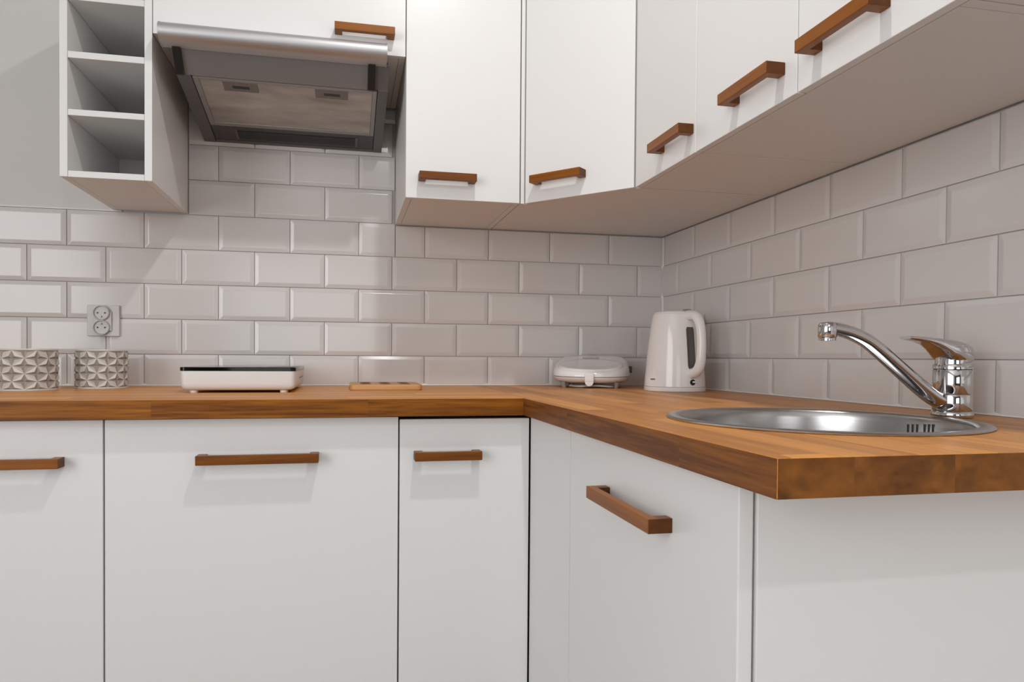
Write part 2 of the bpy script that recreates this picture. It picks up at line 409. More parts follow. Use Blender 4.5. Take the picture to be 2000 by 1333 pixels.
# corner base cabinet: door on the back run, filler on the right run
cc = empty('corner_base_cabinet', (-0.4, -0.4, 0), 0, 'white corner base cabinet with narrow door and short handle, under the inner worktop corner', 'cabinet', 'white base cabinets')
FY = -0.928
rel(MB().box(XB+0.001, XB+0.017, DF+DT+0.001, -0.06, 0.1, CABT-0.012).box(XB+0.018, -0.03, -0.066, -0.06, 0.116, CABT-0.012)
    .box(XB+0.018, -0.03, DF+DT+0.001, -0.068, 0.1, 0.115).box(-0.598, -0.03, FY+0.002, DF+DT-0.002, 0.1, 0.115)
    .box(-0.046, -0.03, FY+0.002, -0.068, 0.117, CABT-0.012).box(-0.598, -0.05, FY+0.002, FY+0.018, 0.117, CABT-0.012).build('body', WHITE_IN), cc)
d = rel(MB().box(XB+G, RX-0.0025, DF, DF+DT, 0.1, 0.8535).build('door', WHITE, bev=0.0012), cc)
add_handle(d, (-0.8095, DF, 0.776), 0, 0.145)
rel(MB().box(RX, RX+DT, FY+G, DF-0.003, 0.1, CABT-0.001).build('filler_panel', WHITE, bev=0.001), cc)
rel(MB().box(RX+0.05, RX+0.066, FY, -0.55, 0.002, 0.098).build('plinth', WHITE), cc)
# sink base cabinet, its side faces the camera
EY = -1.49
sk = empty('sink_base_cabinet', (-0.31, -1.2, 0), 0, 'white base cabinet under the sink, its plain end panel facing the camera', 'cabinet', 'white base cabinets')
rel(MB().box(RX+DT+0.001, -0.03, FY-0.017, FY-0.001, 0.1, CABT).box(-0.036, -0.03, EY+0.017, FY-0.018, 0.116, CABT)
    .box(RX+DT+0.001, -0.037, EY+0.017, FY-0.018, 0.1, 0.115).build('body', WHITE_IN), sk)
rel(MB().box(RX+DT+0.0035, -0.012, EY, EY+0.016, 0.0, CABT).build('side_panel', WHITE, bev=0.001), sk)
d = rel(MB().box(RX, RX+DT, EY+0.0015, FY-G, 0.1, CABT-0.001).build('door', WHITE, bev=0.0022), sk)
add_handle(d, (RX, -1.224, 0.778), -PI/2, 0.23)
rel(MB().box(RX+0.05, RX+0.066, EY+0.017, FY-0.001, 0.002, 0.098).build('plinth', WHITE), sk)

# ================================================================== WORKTOPS
wt = MB().box(-2.2, WR-0.0004, WF, -0.0055, Z0-TH, Z0).build('worktop', TOP_X, bev=0.0012)
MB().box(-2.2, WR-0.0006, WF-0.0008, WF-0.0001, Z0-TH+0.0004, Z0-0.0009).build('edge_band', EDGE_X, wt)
tag(wt, 'long oak block worktop along the back wall under the pots and hob', 'worktop', 'oak worktops')
SINK_C, SINK_R, SINK_RI = Vector((-0.352, -1.250)), 0.213, 0.190
def worktop_hole():
    x0, x1, y0, y1 = WR, -0.0055, WE, -0.0055
    cx, cy, r, n = SINK_C.x, SINK_C.y, 0.200, 96
    angs = [2*PI*i/n for i in range(n)] + [math.atan2(y-cy, x-cx) % (2*PI) for x in (x0, x1) for y in (y0, y1)]
    angs = sorted(set(round(a, 6) for a in angs)); inn = []; out = []
    for a in angs:
        dx, dy = math.cos(a), math.sin(a); ts = []
        if dx > 1e-9: ts.append((x1-cx)/dx)
        if dx < -1e-9: ts.append((x0-cx)/dx)
        if dy > 1e-9: ts.append((y1-cy)/dy)
        if dy < -1e-9: ts.append((y0-cy)/dy)
        t = min(ts); inn.append((cx+r*dx, cy+r*dy)); out.append((cx+t*dx, cy+t*dy))
    k = len(angs)
    vs = [(x, y, Z0) for x, y in out]+[(x, y, Z0) for x, y in inn]+[(x, y, Z0-TH) for x, y in out]+[(x, y, Z0-TH) for x, y in inn]
    fs = []
    for i in range(k):
        j = (i+1) % k
        fs += [(i, j, k+j, k+i), (2*k+i, 3*k+i, 3*k+j, 2*k+j), (i, 2*k+i, 2*k+j, j), (k+i, k+j, 3*k+j, 3*k+i)]
    return MB().add(vs, fs)
w2 = worktop_hole().build('worktop', TOP_Y, bev=0.0012)
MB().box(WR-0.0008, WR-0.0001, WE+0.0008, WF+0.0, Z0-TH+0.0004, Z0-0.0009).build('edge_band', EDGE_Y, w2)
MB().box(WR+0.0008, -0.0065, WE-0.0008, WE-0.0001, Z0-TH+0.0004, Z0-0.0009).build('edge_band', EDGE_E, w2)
tag(w2, 'oak block worktop arm along the right wall, round sink set into it', 'worktop', 'oak worktops')

# ================================================================== UPPER CABINETS
UZ, UZT = 1.390, 1.955
UF, UT = -0.381, 0.016          # door front y, door thickness
URX = -0.362                    # right-run door front x
# open shelf unit
SF = -0.381; SZ = 1.396
sh = empty('wall_shelf', ((SHX0+SHX1)/2, -0.19, SZ), 0, 'narrow white open wall shelf with empty compartments, left of the extractor hood', 'shelf')
rel(MB().box(SHX0, SHX0+0.0165, SF, -0.004, SZ, 1.956).build('side_panel', WHITE_IN, bev=0.0006), sh)
rel(MB().box(SHX1-0.0165, SHX1, SF, -0.004, SZ, 1.956).build('side_panel', WHITE, bev=0.0006), sh)
for k, (za, zb) in enumerate([(SZ+0.0, SZ+0.0145), (1.5372, 1.5512), (1.6682, 1.6832), (1.8005, 1.8155), (1.9405, 1.955)]):
    rel(MB().box(SHX0+0.0171, SHX1-0.0171, SF+0.0008, -0.008, za, zb).build('shelf_board', WHITE_IN, bev=0.0006), sh)
rel(MB().box(SHX0+0.0168, SHX1-0.0168, -0.0118, -0.0088, 1.452, 1.940).box(SHX0+0.0168, SHX0+0.038, -0.0118, -0.0088, SZ+0.015, 1.452).build('back_panel', WHITE_IN), sh)
# hood cabinet
HZ = 1.741
hc = empty('hood_cabinet', ((SHX1+HCX1)/2, -0.19, HZ), 0, 'short wide white wall cabinet above the extractor hood', 'cabinet', 'white wall cabinets')
rel(cabinet_body(SHX1+0.001, HCX1-0.001, UF+UT+0.001, -0.006, HZ, UZT, None), hc)
d = rel(MB().box(SHX1+G, HCX1-G, UF, UF+UT, HZ, UZT).build('door', WHITE, bev=0.001), hc)
add_handle(d, (-0.9835, UF, 1.7885), 0, 0.145)
# wall cabinet right of hood
u1 = empty('wall_cabinet', ((HCX1+U1X1)/2, -0.19, UZ), 0, 'white wall cabinet right beside the hood, handle at its lower left', 'cabinet', 'white wall cabinets')
rel(cabinet_body(HCX1, U1X1-0.001, UF+UT+0.001, -0.006, UZ, UZT, None, m=WHITE_IN), u1)
d = rel(MB().box(HCX1+0.0005, U1X1-G, UF, UF+UT, UZ, UZT).build('door', WHITE, bev=0.001), u1)
add_handle(d, (-0.7765, UF, 1.4415), 0, 0.145)
# corner wall cabinet
CCY = -0.607
uc = empty('corner_wall_cabinet', (-0.3, -0.3, UZ), 0, 'white corner wall cabinet with a slanting door across the corner', 'cabinet', 'white wall cabinets')
ax0 = U1X1+0.001
foot = [(ax0, -0.006), (ax0, -0.366), (ax0+0.012, -0.369), (-0.349, CCY+0.0045), (-0.346, CCY+0.003), (-0.006, CCY+0.003), (-0.006, -0.006)]
rel(MB().prism(foot, UZ, UZT).build('body', WHITE_IN, bev=0.0005, seg=1), uc)
P1, P2 = Vector((ax0+0.0115, -0.3835)), Vector((-0.3655, CCY-0.0005))
dv = (P2-P1); Ld = dv.length; ang = math.atan2(dv.y, dv.x)
dn = Vector((-dv.y, dv.x)).normalized()
if dn.y < 0: dn = -dn               # towards the carcass
dd = MB().prism([tuple(P1), tuple(P2), tuple(P2+dn*0.014), tuple(P1+dn*0.014)], UZ, UZT).build('door', WHITE, bev=0.001)
rel(dd, uc)
rel(MB().prism([(ax0+0.0005, -0.380), (ax0+0.0095, -0.380), (ax0+0.0095, -0.3665), (ax0+0.0005, -0.3665)], UZ, UZT).build('filler_strip', WHITE), uc)
hp = P1 + dv*0.345
add_handle(dd, (hp.x, hp.y, 1.4415), ang, 0.145)
# right run wall cabinets
def right_unit(y0, y1, doors, label):
    c = empty('wall_cabinet', (-0.18, (y0+y1)/2, UZ), 0, label, 'cabinet', 'white wall cabinets')
    b = MB(); X0 = URX+UT; t = 0.016; g = 0.0007
    b.box(X0, -0.006, y0+0.0010, y0+t, UZ, UZT).box(X0, -0.006, y1-t, y1-0.0006, UZ, UZT)
    b.box(X0, -0.006, y0+t+g, y1-t-g, UZ, UZ+t).box(X0, -0.006, y0+t+g, y1-t-g, UZT-t, UZT).box(-0.012, -0.006, y0+t+g, y1-t-g, UZ+t, UZT-t)
    rel(b.build('body', WHITE_IN, bev=0.0004, seg=1), c)
    for (a0, a1, hy) in doors:
        d = rel(MB().box(URX, URX+UT-0.001, a0+G, a1-G, UZ, UZT).build('door', WHITE, bev=0.001), c)
        if hy is not None: add_handle(d, (URX, hy, 1.4385), -PI/2, 0.145)
    return c
right_unit(-0.897, CCY, [(-0.897, CCY, -0.816)], 'narrow white wall cabinet on the right wall, next to the corner cabinet')
right_unit(-1.492, -0.897, [(-1.208, -0.897, -1.106), (-1.492, -1.208, -1.319)], 'wide two-door white wall cabinet above the sink')
right_unit(-2.09, -1.492, [(-1.79, -1.492, -1.68), (-2.09, -1.79, None)], 'white wall cabinet past the two-door one, barely inside the top right corner')

# ================================================================== HOOD
hd = empty('extractor_hood', (-1.18, -0.2, 1.606), 0, 'grey under-cabinet extractor hood with a rounded metal front bar and tilted visor', 'hood')
hx0, hx1 = -1.428, -0.924
def sl(y): return 1.606 - 0.175*y
ft = 0.0015
# housing: sides, back, top and the underside frame (open where the filter and lamp sit)
b = MB()
b.extrude_x([(-0.006, sl(-0.006)), (-0.345, sl(-0.345)), (-0.345, 1.738), (-0.006, 1.738)], hx0, hx0+0.006)
b.extrude_x([(-0.006, sl(-0.006)), (-0.345, sl(-0.345)), (-0.345, 1.738), (-0.006, 1.738)], hx1-0.006, hx1)
b.box(hx0+0.006, hx1-0.006, -0.345, -0.006, 1.732, 1.738)
rel(b.build('housing', HOODG, bev=0.0006, seg=1), hd)
def slab(x0, x1, y0, y1, dz0, dz1):   # slab lying on the sloped underside, dz offsets (down negative)
    return MB().extrude_x([(y0, sl(y0)+dz0), (y1, sl(y1)+dz0), (y1, sl(y1)+dz1), (y0, sl(y0)+dz1)], x0, x1)
fx0, fx1 = -1.394, -0.951
for (a, b_) in ((hx0, fx0-0.0015), (fx1+0.0015, hx1)):
    rel(slab(a, b_, -0.006, -0.345, -0.002, 0.006).build('side_rail', HOODG, bev=0.0008), hd)
rel(slab(fx0-0.001, fx1+0.001, -0.006, -0.0175, -0.0015, 0.006).build('rear_rail', HOODG, bev=0.0006), hd)
# lamp cover plate
lp = slab(fx0, fx1, -0.018, -0.1025, 0.0, 0.006).build('lamp_panel', HOODD, bev=0.0006); rel(lp, hd)
lc = slab(-1.327, -1.003, -0.0335, -0.0805, -0.0015, 0.0005).build('lamp_cover', BLACK, bev=0.0008)
lc.parent = lp; lc.matrix_parent_inverse = Matrix.Identity(4)
for (a, b_, y0, y1) in ((-1.334, -1.3275, -0.030, -0.084), (-1.0025, -0.996, -0.030, -0.084)):
    o = MB().extrude_x([(y0, sl(y0)-0.002), (y1, sl(y1)-0.002), (y1, sl(y1)), (y0, sl(y0))], a, b_).build('lamp_bezel', HOODG); o.parent = lp
ribs = MB()
for k in range(8):
    yk = -0.037-k*0.0055
    ribs.extrude_x([(yk, sl(yk)-0.0024), (yk-0.0018, sl(yk-0.0018)-0.0024), (yk-0.0018, sl(yk-0.0018)-0.001), (yk, sl(yk)-0.001)], -1.325, -1.005)
o = ribs.build('cover_ribs', HOODD); o.parent = lp; o['kind'] = 'stuff'
# filter
FILT = bpy.data.materials.new('filter_mesh'); FILT.use_nodes = True
nt = FILT.node_tree; bs = nt.nodes['Principled BSDF']; bs.inputs['Metallic'].default_value = 0.55; bs.inputs['Roughness'].default_value = 0.42
tc = nt.nodes.new('ShaderNodeTexCoord'); ns = nt.nodes.new('ShaderNodeTexNoise'); ns.inputs['Scale'].default_value = 6; ns.inputs['Detail'].default_value = 6
mp = nt.nodes.new('ShaderNodeMapping'); mp.inputs['Scale'].default_value = (1, 3.2, 1)
nt.links.new(tc.outputs['Object'], mp.inputs[0]); nt.links.new(mp.outputs[0], ns.inputs['Vector'])
cr = nt.nodes.new('ShaderNodeValToRGB'); cr.color_ramp.elements[0].position = 0.32; cr.color_ramp.elements[1].position = 0.72
cr.color_ramp.elements[0].color = (0.34, 0.31, 0.28, 1); cr.color_ramp.elements[1].color = (0.64, 0.60, 0.56, 1)
nt.links.new(ns.outputs['Fac'], cr.inputs[0]); nt.links.new(cr.outputs[0], bs.inputs['Base Color'])
wv = nt.nodes.new('ShaderNodeTexVoronoi'); wv.inputs['Scale'].default_value = 320
bp = nt.nodes.new('ShaderNodeBump'); bp.inputs['Strength'].default_value = 0.5; bp.inputs['Distance'].default_value = 0.001
nt.links.new(tc.outputs['Object'], wv.inputs['Vector']); nt.links.new(wv.outputs['Distance'], bp.inputs['Height']); nt.links.new(bp.outputs[0], bs.inputs['Normal'])
HOODF = mat('filter_frame', (0.34, 0.325, 0.315), 0.35, 0.6)
gf = MB()
def slq(b, x0, x1, y0, y1, d0, d1): return b.extrude_x([(y0, sl(y0)+d0), (y1, sl(y1)+d0), (y1, sl(y1)+d1), (y0, sl(y0)+d1)], x0, x1)
slq(gf, fx0, -1.381, -0.1035, -0.337, -0.001, 0.006); slq(gf, -0.962, fx1, -0.1035, -0.337, -0.001, 0.006)
slq(gf, -1.381, -0.962, -0.1035, -0.119, -0.001, 0.006); slq(gf, -1.381, -0.962, -0.3265, -0.337, -0.001, 0.006)
gfo = gf.build('grease_filter', HOODF, bev=0.0006, seg=1); rel(gfo, hd)
o = slab(-1.3805, -0.9625, -0.1195, -0.326, 0.001, 0.004).build('filter_mesh', FILT); o.parent = gfo
LATCH = mat('latch_grey', (0.20, 0.185, 0.165), 0.4, 0.3)
for xa in (-1.3275, -1.1055):
    o = slab(xa, xa+0.082, -0.285, -0.3262, -0.0008, 0.0008).build('filter_latch', LATCH, bev=0.0005, seg=1); o.parent = gfo
    o = slab(xa+0.022, xa+0.062, -0.299, -0.3095, -0.0014, -0.0006).build('latch_slot', BLACK); o.parent = gfo
# front bar (half round) and visor
bar = []
for k in range(15):
    a = math.radians(78 + k*(252-78)/14)
    bar.append((-0.4035+0.0285*math.cos(a)*1.0, 1.7335+0.0230*math.sin(a)))
bar = [(-0.3835, 1.7562)] + bar + [(-0.386, 1.709), (-0.386, 1.7125)]
rel(MB().extrude_x(bar, -1.4475, -0.9325).build('front_bar', STEEL_BAR, smooth=35), hd)
for xa in (-1.4495, -0.9325):
    rel(MB().extrude_x([(y*1.004+0.0016, 1.7335+(z-1.7335)*1.05) for y, z in bar], xa, xa+0.0022).build('end_cap', STEEL_BAR), hd)
vis = [(-0.3865, 1.7125), (-0.3415, sl(-0.3415)-0.0005), (-0.338, sl(-0.338)+0.002), (-0.383, 1.716)]
rel(MB().extrude_x(vis, -1.409, -0.9755).build('visor', GLASSV), hd)
vis2 = [(-0.3860, 1.7115), (-0.3450, sl(-0.345)-0.001), (-0.3410, sl(-0.341)+0.002), (-0.3820, 1.716)]
for a, b_ in ((-1.428, -1.4095), (-0.975, -0.924)): rel(MB().extrude_x(vis2, a, b_).build('visor_frame', HOODG), hd)
for xa, xb in ((-1.4270, -1.4095), (-0.9745, -0.957)):
    off = 0.004
    br = [(-0.3900, 1.7105), (-0.3490, sl(-0.349)-0.004), (-0.3420, sl(-0.342)-0.002), (-0.3840, 1.7165)]
    o = MB().extrude_x([(y-off, z-off*0.5) for y, z in br], xa, xb).build('visor_bracket', BLACK, bev=0.0008); rel(o, hd)

# ================================================================== SINK
sn = empty('sink', (SINK_C.x, SINK_C.y, Z0), 0, 'round stainless steel sink set into the oak worktop', 'sink')
prof = [(0.2125, 0.0004), (0.2130, 0.0018), (0.2105, 0.0034), (0.204, 0.0040), (0.1965, 0.0036), (0.1925, 0.0018), (0.190, -0.0025), (0.1885, -0.012), (0.1865, -0.060),
        (0.183, -0.115), (0.174, -0.137), (0.155, -0.148), (0.10, -0.154), (0.045, -0.157), (0.044, -0.165)]
pin = prof[::-1]
und = [(0.044, -0.1665), (0.0465, -0.1585), (0.10, -0.1555), (0.156, -0.1495), (0.1752, -0.1382), (0.1845, -0.116), (0.188, -0.060), (0.190, -0.012), (0.1915, -0.003), (0.194, 0.0004)]
bw = MB().lathe(und + prof, n=96, capb=False, capt=False)
# close the loop at the drain
n = 96; k = len(und+prof)
bw.f += [((k-1)*n+i, (k-1)*n+(i+1) % n, (i+1) % n, i) for i in range(n)]
bowl = bw.build('bowl', STEEL, sn, smooth=40)
MB().lathe([(0.0, -0.1655), (0.0435, -0.1655), (0.0435, -0.163), (0.036, -0.1605), (0.034, -0.163), (0.0, -0.164)], n=40, capb=False, capt=False).build('drain', CHROME, sn, smooth=40)
# overflow slots on the far-right inner wall
for (a, wd, zc) in ((0.1716, 0.001, -0.0164), (0.1297, 0.00097, -0.0156), (0.0893, 0.00089, -0.0149), (0.0181, 0.00094, -0.0136), (-0.0227, 0.00086, -0.0128), (-0.0647, 0.00083, -0.0121)):      # azimuth, half width, height on the bowl wall
    ov = MB().box(-0.0006, 0.0010, -wd, wd, -0.012, 0.005)
    o = ov.build('overflow_slot', BLACK, sn)
    o.location = (0.1876*math.cos(a), 0.1876*math.sin(a), zc); o.rotation_euler = (0, 0, a)
# ================================================================== TAP
FC = Vector((-0.104, -1.2355))
tp = empty('mixer_tap', (FC.x, FC.y, Z0), 0, 'chrome single-lever mixer tap with a long angled spout behind the sink', 'tap')
MB().lathe([(0.0275, 0.0003), (0.0285, 0.002), (0.0285, 0.008), (0.0272, 0.010), (0.0268, 0.0105)], n=48).build('base_ring', CHROME, tp, smooth=40)
MB().lathe([(0.0262, 0.0108), (0.0268, 0.0125), (0.0268, 0.0345), (0.0262, 0.0360)], n=48).build('swivel_collar', CHROME, tp, smooth=40)
MB().lathe([(0.0262, 0.0368), (0.0268, 0.0380), (0.0268, 0.0735), (0.0262, 0.0745)], n=48).build('tap_body', CHROME, tp, smooth=40)
MB().lathe([(0.0250, 0.0745), (0.0268, 0.0755), (0.0268, 0.0805), (0.0255, 0.0832)], n=48).build('trim_ring', CHROME, tp, smooth=40)
# spout: swung out over the bowl, towards -x
sp = [(-0.006, 0, 0.0235), (-0.030, 0, 0.0290), (-0.060, 0, 0.0480), (-0.107, 0, 0.0835), (-0.140, 0, 0.1080), (-0.160, 0, 0.1200), (-0.185, 0, 0.1295), (-0.208, 0, 0.1345), (-0.222, 0, 0.1360)]
pts = spline(sp, 5); nn = len(pts)
rad = [0.0135 if i < nn*0.2 else 0.0135-0.0035*((i/nn-0.2)/0.8) for i in range(nn)]
MB().tube(pts, rad, n=20, ell=(0.92, 1.05), upref=(0, 1, 0)).build('spout', CHROME, tp, smooth=50)
hdm = MB()
ring = []
for z, r in ((0.1210, 0.0122), (0.1225, 0.0132), (0.1360, 0.0132), (0.1410, 0.0122), (0.1435, 0.0095), (0.1440, 0.004)): ring.append((r, z))
MB().lathe(ring, c=(-0.2215, 0), n=32).build('spout_head', CHROME, tp, smooth=40)
MB().lathe([(0.0104, 0.1165), (0.0118, 0.1168), (0.0120, 0.1205), (0.0118, 0.1208)], c=(-0.2215, 0), n=32).build('aerator', CHROME, tp, smooth=40)
# lever cap: a rounded hood tapering into a flat lever pointing to -x
cap = [(0.0240, 0.0833), (0.0240, 0.0960), (0.020, 0.1040), (0.010, 0.1090), (0.0, 0.1100)]
MB().lathe(cap, n=48, capt=False).build('cartridge_cap', CHROME, tp, smooth=50)
lev = MB(); rings = []
for (x, zt, zb_, hw) in ((0.0272, 0.0975, 0.0850, 0.0075), (0.0255, 0.1040, 0.0845, 0.0125), (0.0205, 0.1100, 0.0845, 0.0190), (0.012, 0.1145, 0.0845, 0.0248), (0.0, 0.1178, 0.0845, 0.0274), (-0.010, 0.1198, 0.0850, 0.0268),
                       (-0.019, 0.1212, 0.0885, 0.0245), (-0.027, 0.1220, 0.0970, 0.0222), (-0.037, 0.1229, 0.1055, 0.0195), (-0.050, 0.1238, 0.1125, 0.0162), (-0.066, 0.1248, 0.1172, 0.0135), (-0.083, 0.1256, 0.1198, 0.0122), (-0.0865, 0.1250, 0.1204, 0.0112)):
    cz, hz = (zt+zb_)/2, (zt-zb_)/2; r = []
    for q in range(24):
        a = 2*PI*q/24; ca, sa = math.cos(a), math.sin(a); e = 0.62
        r.append((x, hw*math.copysign(abs(ca)**e, ca), cz+hz*math.copysign(abs(sa)**e, sa)))
    rings.append(r)
lev.rings(rings).build('lever', CHROME, tp, smooth=50)

# ================================================================== SOCKETS
def socket(root, double=True):
    """plate in local x (width), z; sticks out to -y; origin at plate centre back"""
    MB().box(-0.0415, 0.0415, -0.0085, 0, -0.0435, 0.0435).build('cover_plate', SOCK, root, bev=0.0016)
    blk = MB().box(-0.023, 0.0225, -0.0135, -0.0086, -0.0285, 0.0255).build('insert', SOCK, root, bev=0.001)
    for zc, s in ((0.0215, -1), (-0.0195, 1)):
        rim = MB().lathe([(0.0180, 0.0), (0.0200, 0.0), (0.0212, 0.004), (0.0208, 0.0062), (0.0190, 0.0066), (0.0182, 0.0025)], n=36, capb=False, capt=False)
        nn = 36; rim.f += [(5*nn+i, 5*nn+(i+1) % nn, (i+1) % nn, i) for i in range(nn)]
        o = rim.build('outlet_rim', SOCK, root, smooth=40); o.rotation_euler = (PI/2, 0, 0); o.location = (-0.003, -0.0136, zc)
        f = MB().lathe([(0.0178, 0.0), (0.0178, 0.0012)], n=36).build('outlet_face', SOCK, root); f.rotation_euler = (PI/2, 0, 0); f.location = (-0.003, -0.0137, zc)
        for sx in (-1, 1):
            h = MB().lathe([(0.0024, 0), (0.0024, 0.0006)], n=16).build('pin_hole', BLACK, f)
            h.location = (sx*0.0095, 0.0, 0.0012)
        pn = MB().lathe([(0.0024, 0), (0.0024, 0.0045), (0.0012, 0.006)], n=16).build('earth_pin', STEEL, f, smooth=40)
        pn.location = (0, s*0.0105, 0.0012)
    sc = MB().lathe([(0.002, 0), (0.0018, 0.001)], n=14).build('screw', GREYP, root); sc.rotation_euler = (PI/2, 0, 0); sc.location = (-0.0025, -0.0136, 0.0012)
s1 = empty('power_socket', (-1.6935, -0.0042, 1.0835), 0, 'white double power socket with two round outlets on the back wall above the patterned pot', 'socket', 'double power sockets'); socket(s1)
s2 = empty('power_socket', (-0.0042, -0.2475, 1.0745), -PI/2, 'white power socket on the right wall, mostly hidden behind the kettle', 'socket', 'double power sockets'); socket(s2)

# ================================================================== POTS
def pot(loc, r, h, label, phase):
    root = empty('patterned_pot', loc, 0, label, 'pot', 'patterned ceramic pots')
    N, R = 16, 5; z0, z1 = 0.004, h-0.0042; dz = (z1-z0)/R
    light = MB(); dark = MB()
    def pt(i, j, rr, di=0.0, dj=0.0):
        a = 2*PI*(i+di)/N + phase; z = z0+(j+dj)*dz
        return (rr*math.cos(a), rr*math.sin(a), z)
    for i in range(N):
        for j in range(R):
            ev = (i+j) % 2 == 0
            cs = [(0, 0), (1, 0), (1, 1), (0, 1)]
            E = [cs[0], cs[2]] if ev else [cs[1], cs[3]]
            O = [cs[1], cs[3]] if ev else [cs[2], cs[0]]
            rE, rO, rP = r-0.0012, r-0.0034, r+0.0008
            P = []
            for o_ in O:
                P.append((0.5+(o_[0]-0.5)*0.50, 0.5+(o_[1]-0.5)*0.50))
            e0 = pt(i, j, rE, *E[0]); e1 = pt(i, j, rE, *E[1]); p0 = pt(i, j, rP, *P[0]); p1 = pt(i, j, rP, *P[1])
            o0 = pt(i, j, rO, *O[0]); o1 = pt(i, j, rO, *O[1])
            light.add([e0, p0, e1, p1], [(0, 1, 2, 3)])
            dark.add([e0, o0, p0], [(0, 1, 2)]); dark.add([o0, e1, p0], [(0, 1, 2)])
            dark.add([e1, o1, p1], [(0, 1, 2)]); dark.add([o1, e0, p1], [(0, 1, 2)])
    b = MB().lathe([(r-0.012, 0.004), (r-0.0045, 0.0), (r-0.001, 0.0), (r-0.0002, 0.0015), (r-0.0008, 0.0041), (r-0.0042, 0.0046), (r-0.0042, h-0.0046), (r-0.0008, h-0.0042), (r-0.0002, h-0.002),
                    (r-0.0012, h), (r-0.005, h), (r-0.0065, h-0.002), (r-0.0065, 0.008), (0.0, 0.0078)], n=64, capb=True, capt=False)
    b.build('pot_body', mat('ceramic_rim', (0.66, 0.64, 0.61), 0.35), root, smooth=40)
    light.build('relief_petals', CER_L, root); dark.build('relief_recesses', CER_D, root)
    return root
pot((-1.657, -0.140, Z0), 0.0622, 0.1012, 'smaller patterned grey and white ceramic pot, standing under the wall socket', 0.12)
pot((-1.793, -0.243, Z0), 0.0672, 0.1012, 'larger patterned pot at the left edge of the photo, cut off by the frame', 0.31)

# ================================================================== PORTABLE HOB
hb = empty('portable_hob', (-1.2745, -0.245, Z0), 0, 'flat white box-shaped portable hob with a black glass top, on the worktop', 'hob')
hw, hl = 0.130, 0.175
def rrect(hx, hy, rc, n=6):
    out = []
    for qx, qy, a0 in ((1, -1, -PI/2), (1, 1, 0), (-1, 1, PI/2), (-1, -1, PI)):
        for k in range(n+1):
            a = a0+PI/2*k/n; out.append((qx*(hx-rc)+rc*math.cos(a), qy*(hy-rc)+rc*math.sin(a)))
    return out
rings = []
for z, ins in ((0.0055, 0.019), (0.0065, 0.011), (0.0095, 0.0050), (0.0145, 0.0020), (0.022, 0.0012), (0.0515, 0.0)):
    rings.append([(x, y, z) for x, y in rrect(hw-ins, hl-ins, 0.012)])
MB().rings(rings).build('casing', mat('cool_white_plastic', (0.76, 0.775, 0.785), 0.35), hb, smooth=50)
rings = [[(x, y, z) for x, y in rrect(hw+e, hl+e, 0.012)] for z, e in ((0.0520, 0.0002), (0.0525, 0.0008), (0.0600, 0.0008), (0.0606, 0.0))]
gl = MB().rings(rings).build('glass_top', BLACKGLASS, hb, smooth=30)
for sx in (-1, 1):
    for sy in (-1, 1):
        MB().lathe([(0.009, 0.0), (0.0095, 0.003), (0.0088, 0.0056)], c=(sx*(hw-0.028), sy*(hl-0.022)), n=20).build('foot', PLASTIC_M, hb, smooth=40)
MARK = mat('grey_marking', (0.42, 0.41, 0.40), 0.4)
rg = MB().lathe([(0.085, 0.0607), (0.087, 0.0609), (0.089, 0.0607)], c=(0, 0.03), n=64, capb=False, capt=False)
o = rg.build('zone_ring', MARK, gl, smooth=40)
for k, (xa, ln) in enumerate(((-0.035, 0.03), (-0.005, 0.03), (0.02, 0.03), (0.05, 0.03))):
    o = MB().box(xa, xa+0.012, -0.145, -0.135, 0.0606, 0.0609).build('touch_mark', MARK, gl)
vn = MB()
for k in range(3):
    vn.box(hw-0.0012, hw+0.0004, -0.02+k*0.05, 0.015+k*0.05, 0.030, 0.034)
vn.build('side_vent', GREYP, hb)

# ================================================================== WOODEN BOARD
bd = empty('wooden_trivet', (-0.922, -0.212, Z0), 0, 'small bamboo trivet board with dark cut-outs, lying flat between hob and sandwich toaster', 'trivet')
rings = [[(x, y, z) for x, y in rrect(0.0942-e, 0.098-e, 0.012)] for z, e in ((0.0, 0.0015), (0.0015, 0.0), (0.0130, 0.0), (0.0148, 0.0015))]
bo = MB().rings(rings).build('board', BAMBOO, bd, smooth=40)
for (cx_, cy_, rr) in ((-0.052, -0.05, 0.014), (0, -0.05, 0.014), (0.052, -0.05, 0.014), (-0.052, 0.0, 0.014), (0, 0, 0.014), (0.052, 0, 0.014), (-0.052, 0.05, 0.014), (0, 0.05, 0.014), (0.052, 0.05, 0.014)):
    cu = MB().lathe([(rr, -0.01), (rr, 0.03)], c=(cx_, cy_), n=20).build('tmp', DARK, bd)
    cut(bo, cu)
    MB().lathe([(rr+0.0012, 0.0149), (rr+0.0012, 0.0152), (rr, 0.0152), (rr-0.0005, 0.0149), (rr-0.0005, 0.002), (rr+0.0002, 0.002)], c=(cx_, cy_), n=20, capb=False, capt=False).build('cutout_ring', mat('burnt_wood', (0.10, 0.045, 0.02), 0.7), bd)  # dark brown lining and lip round each hole

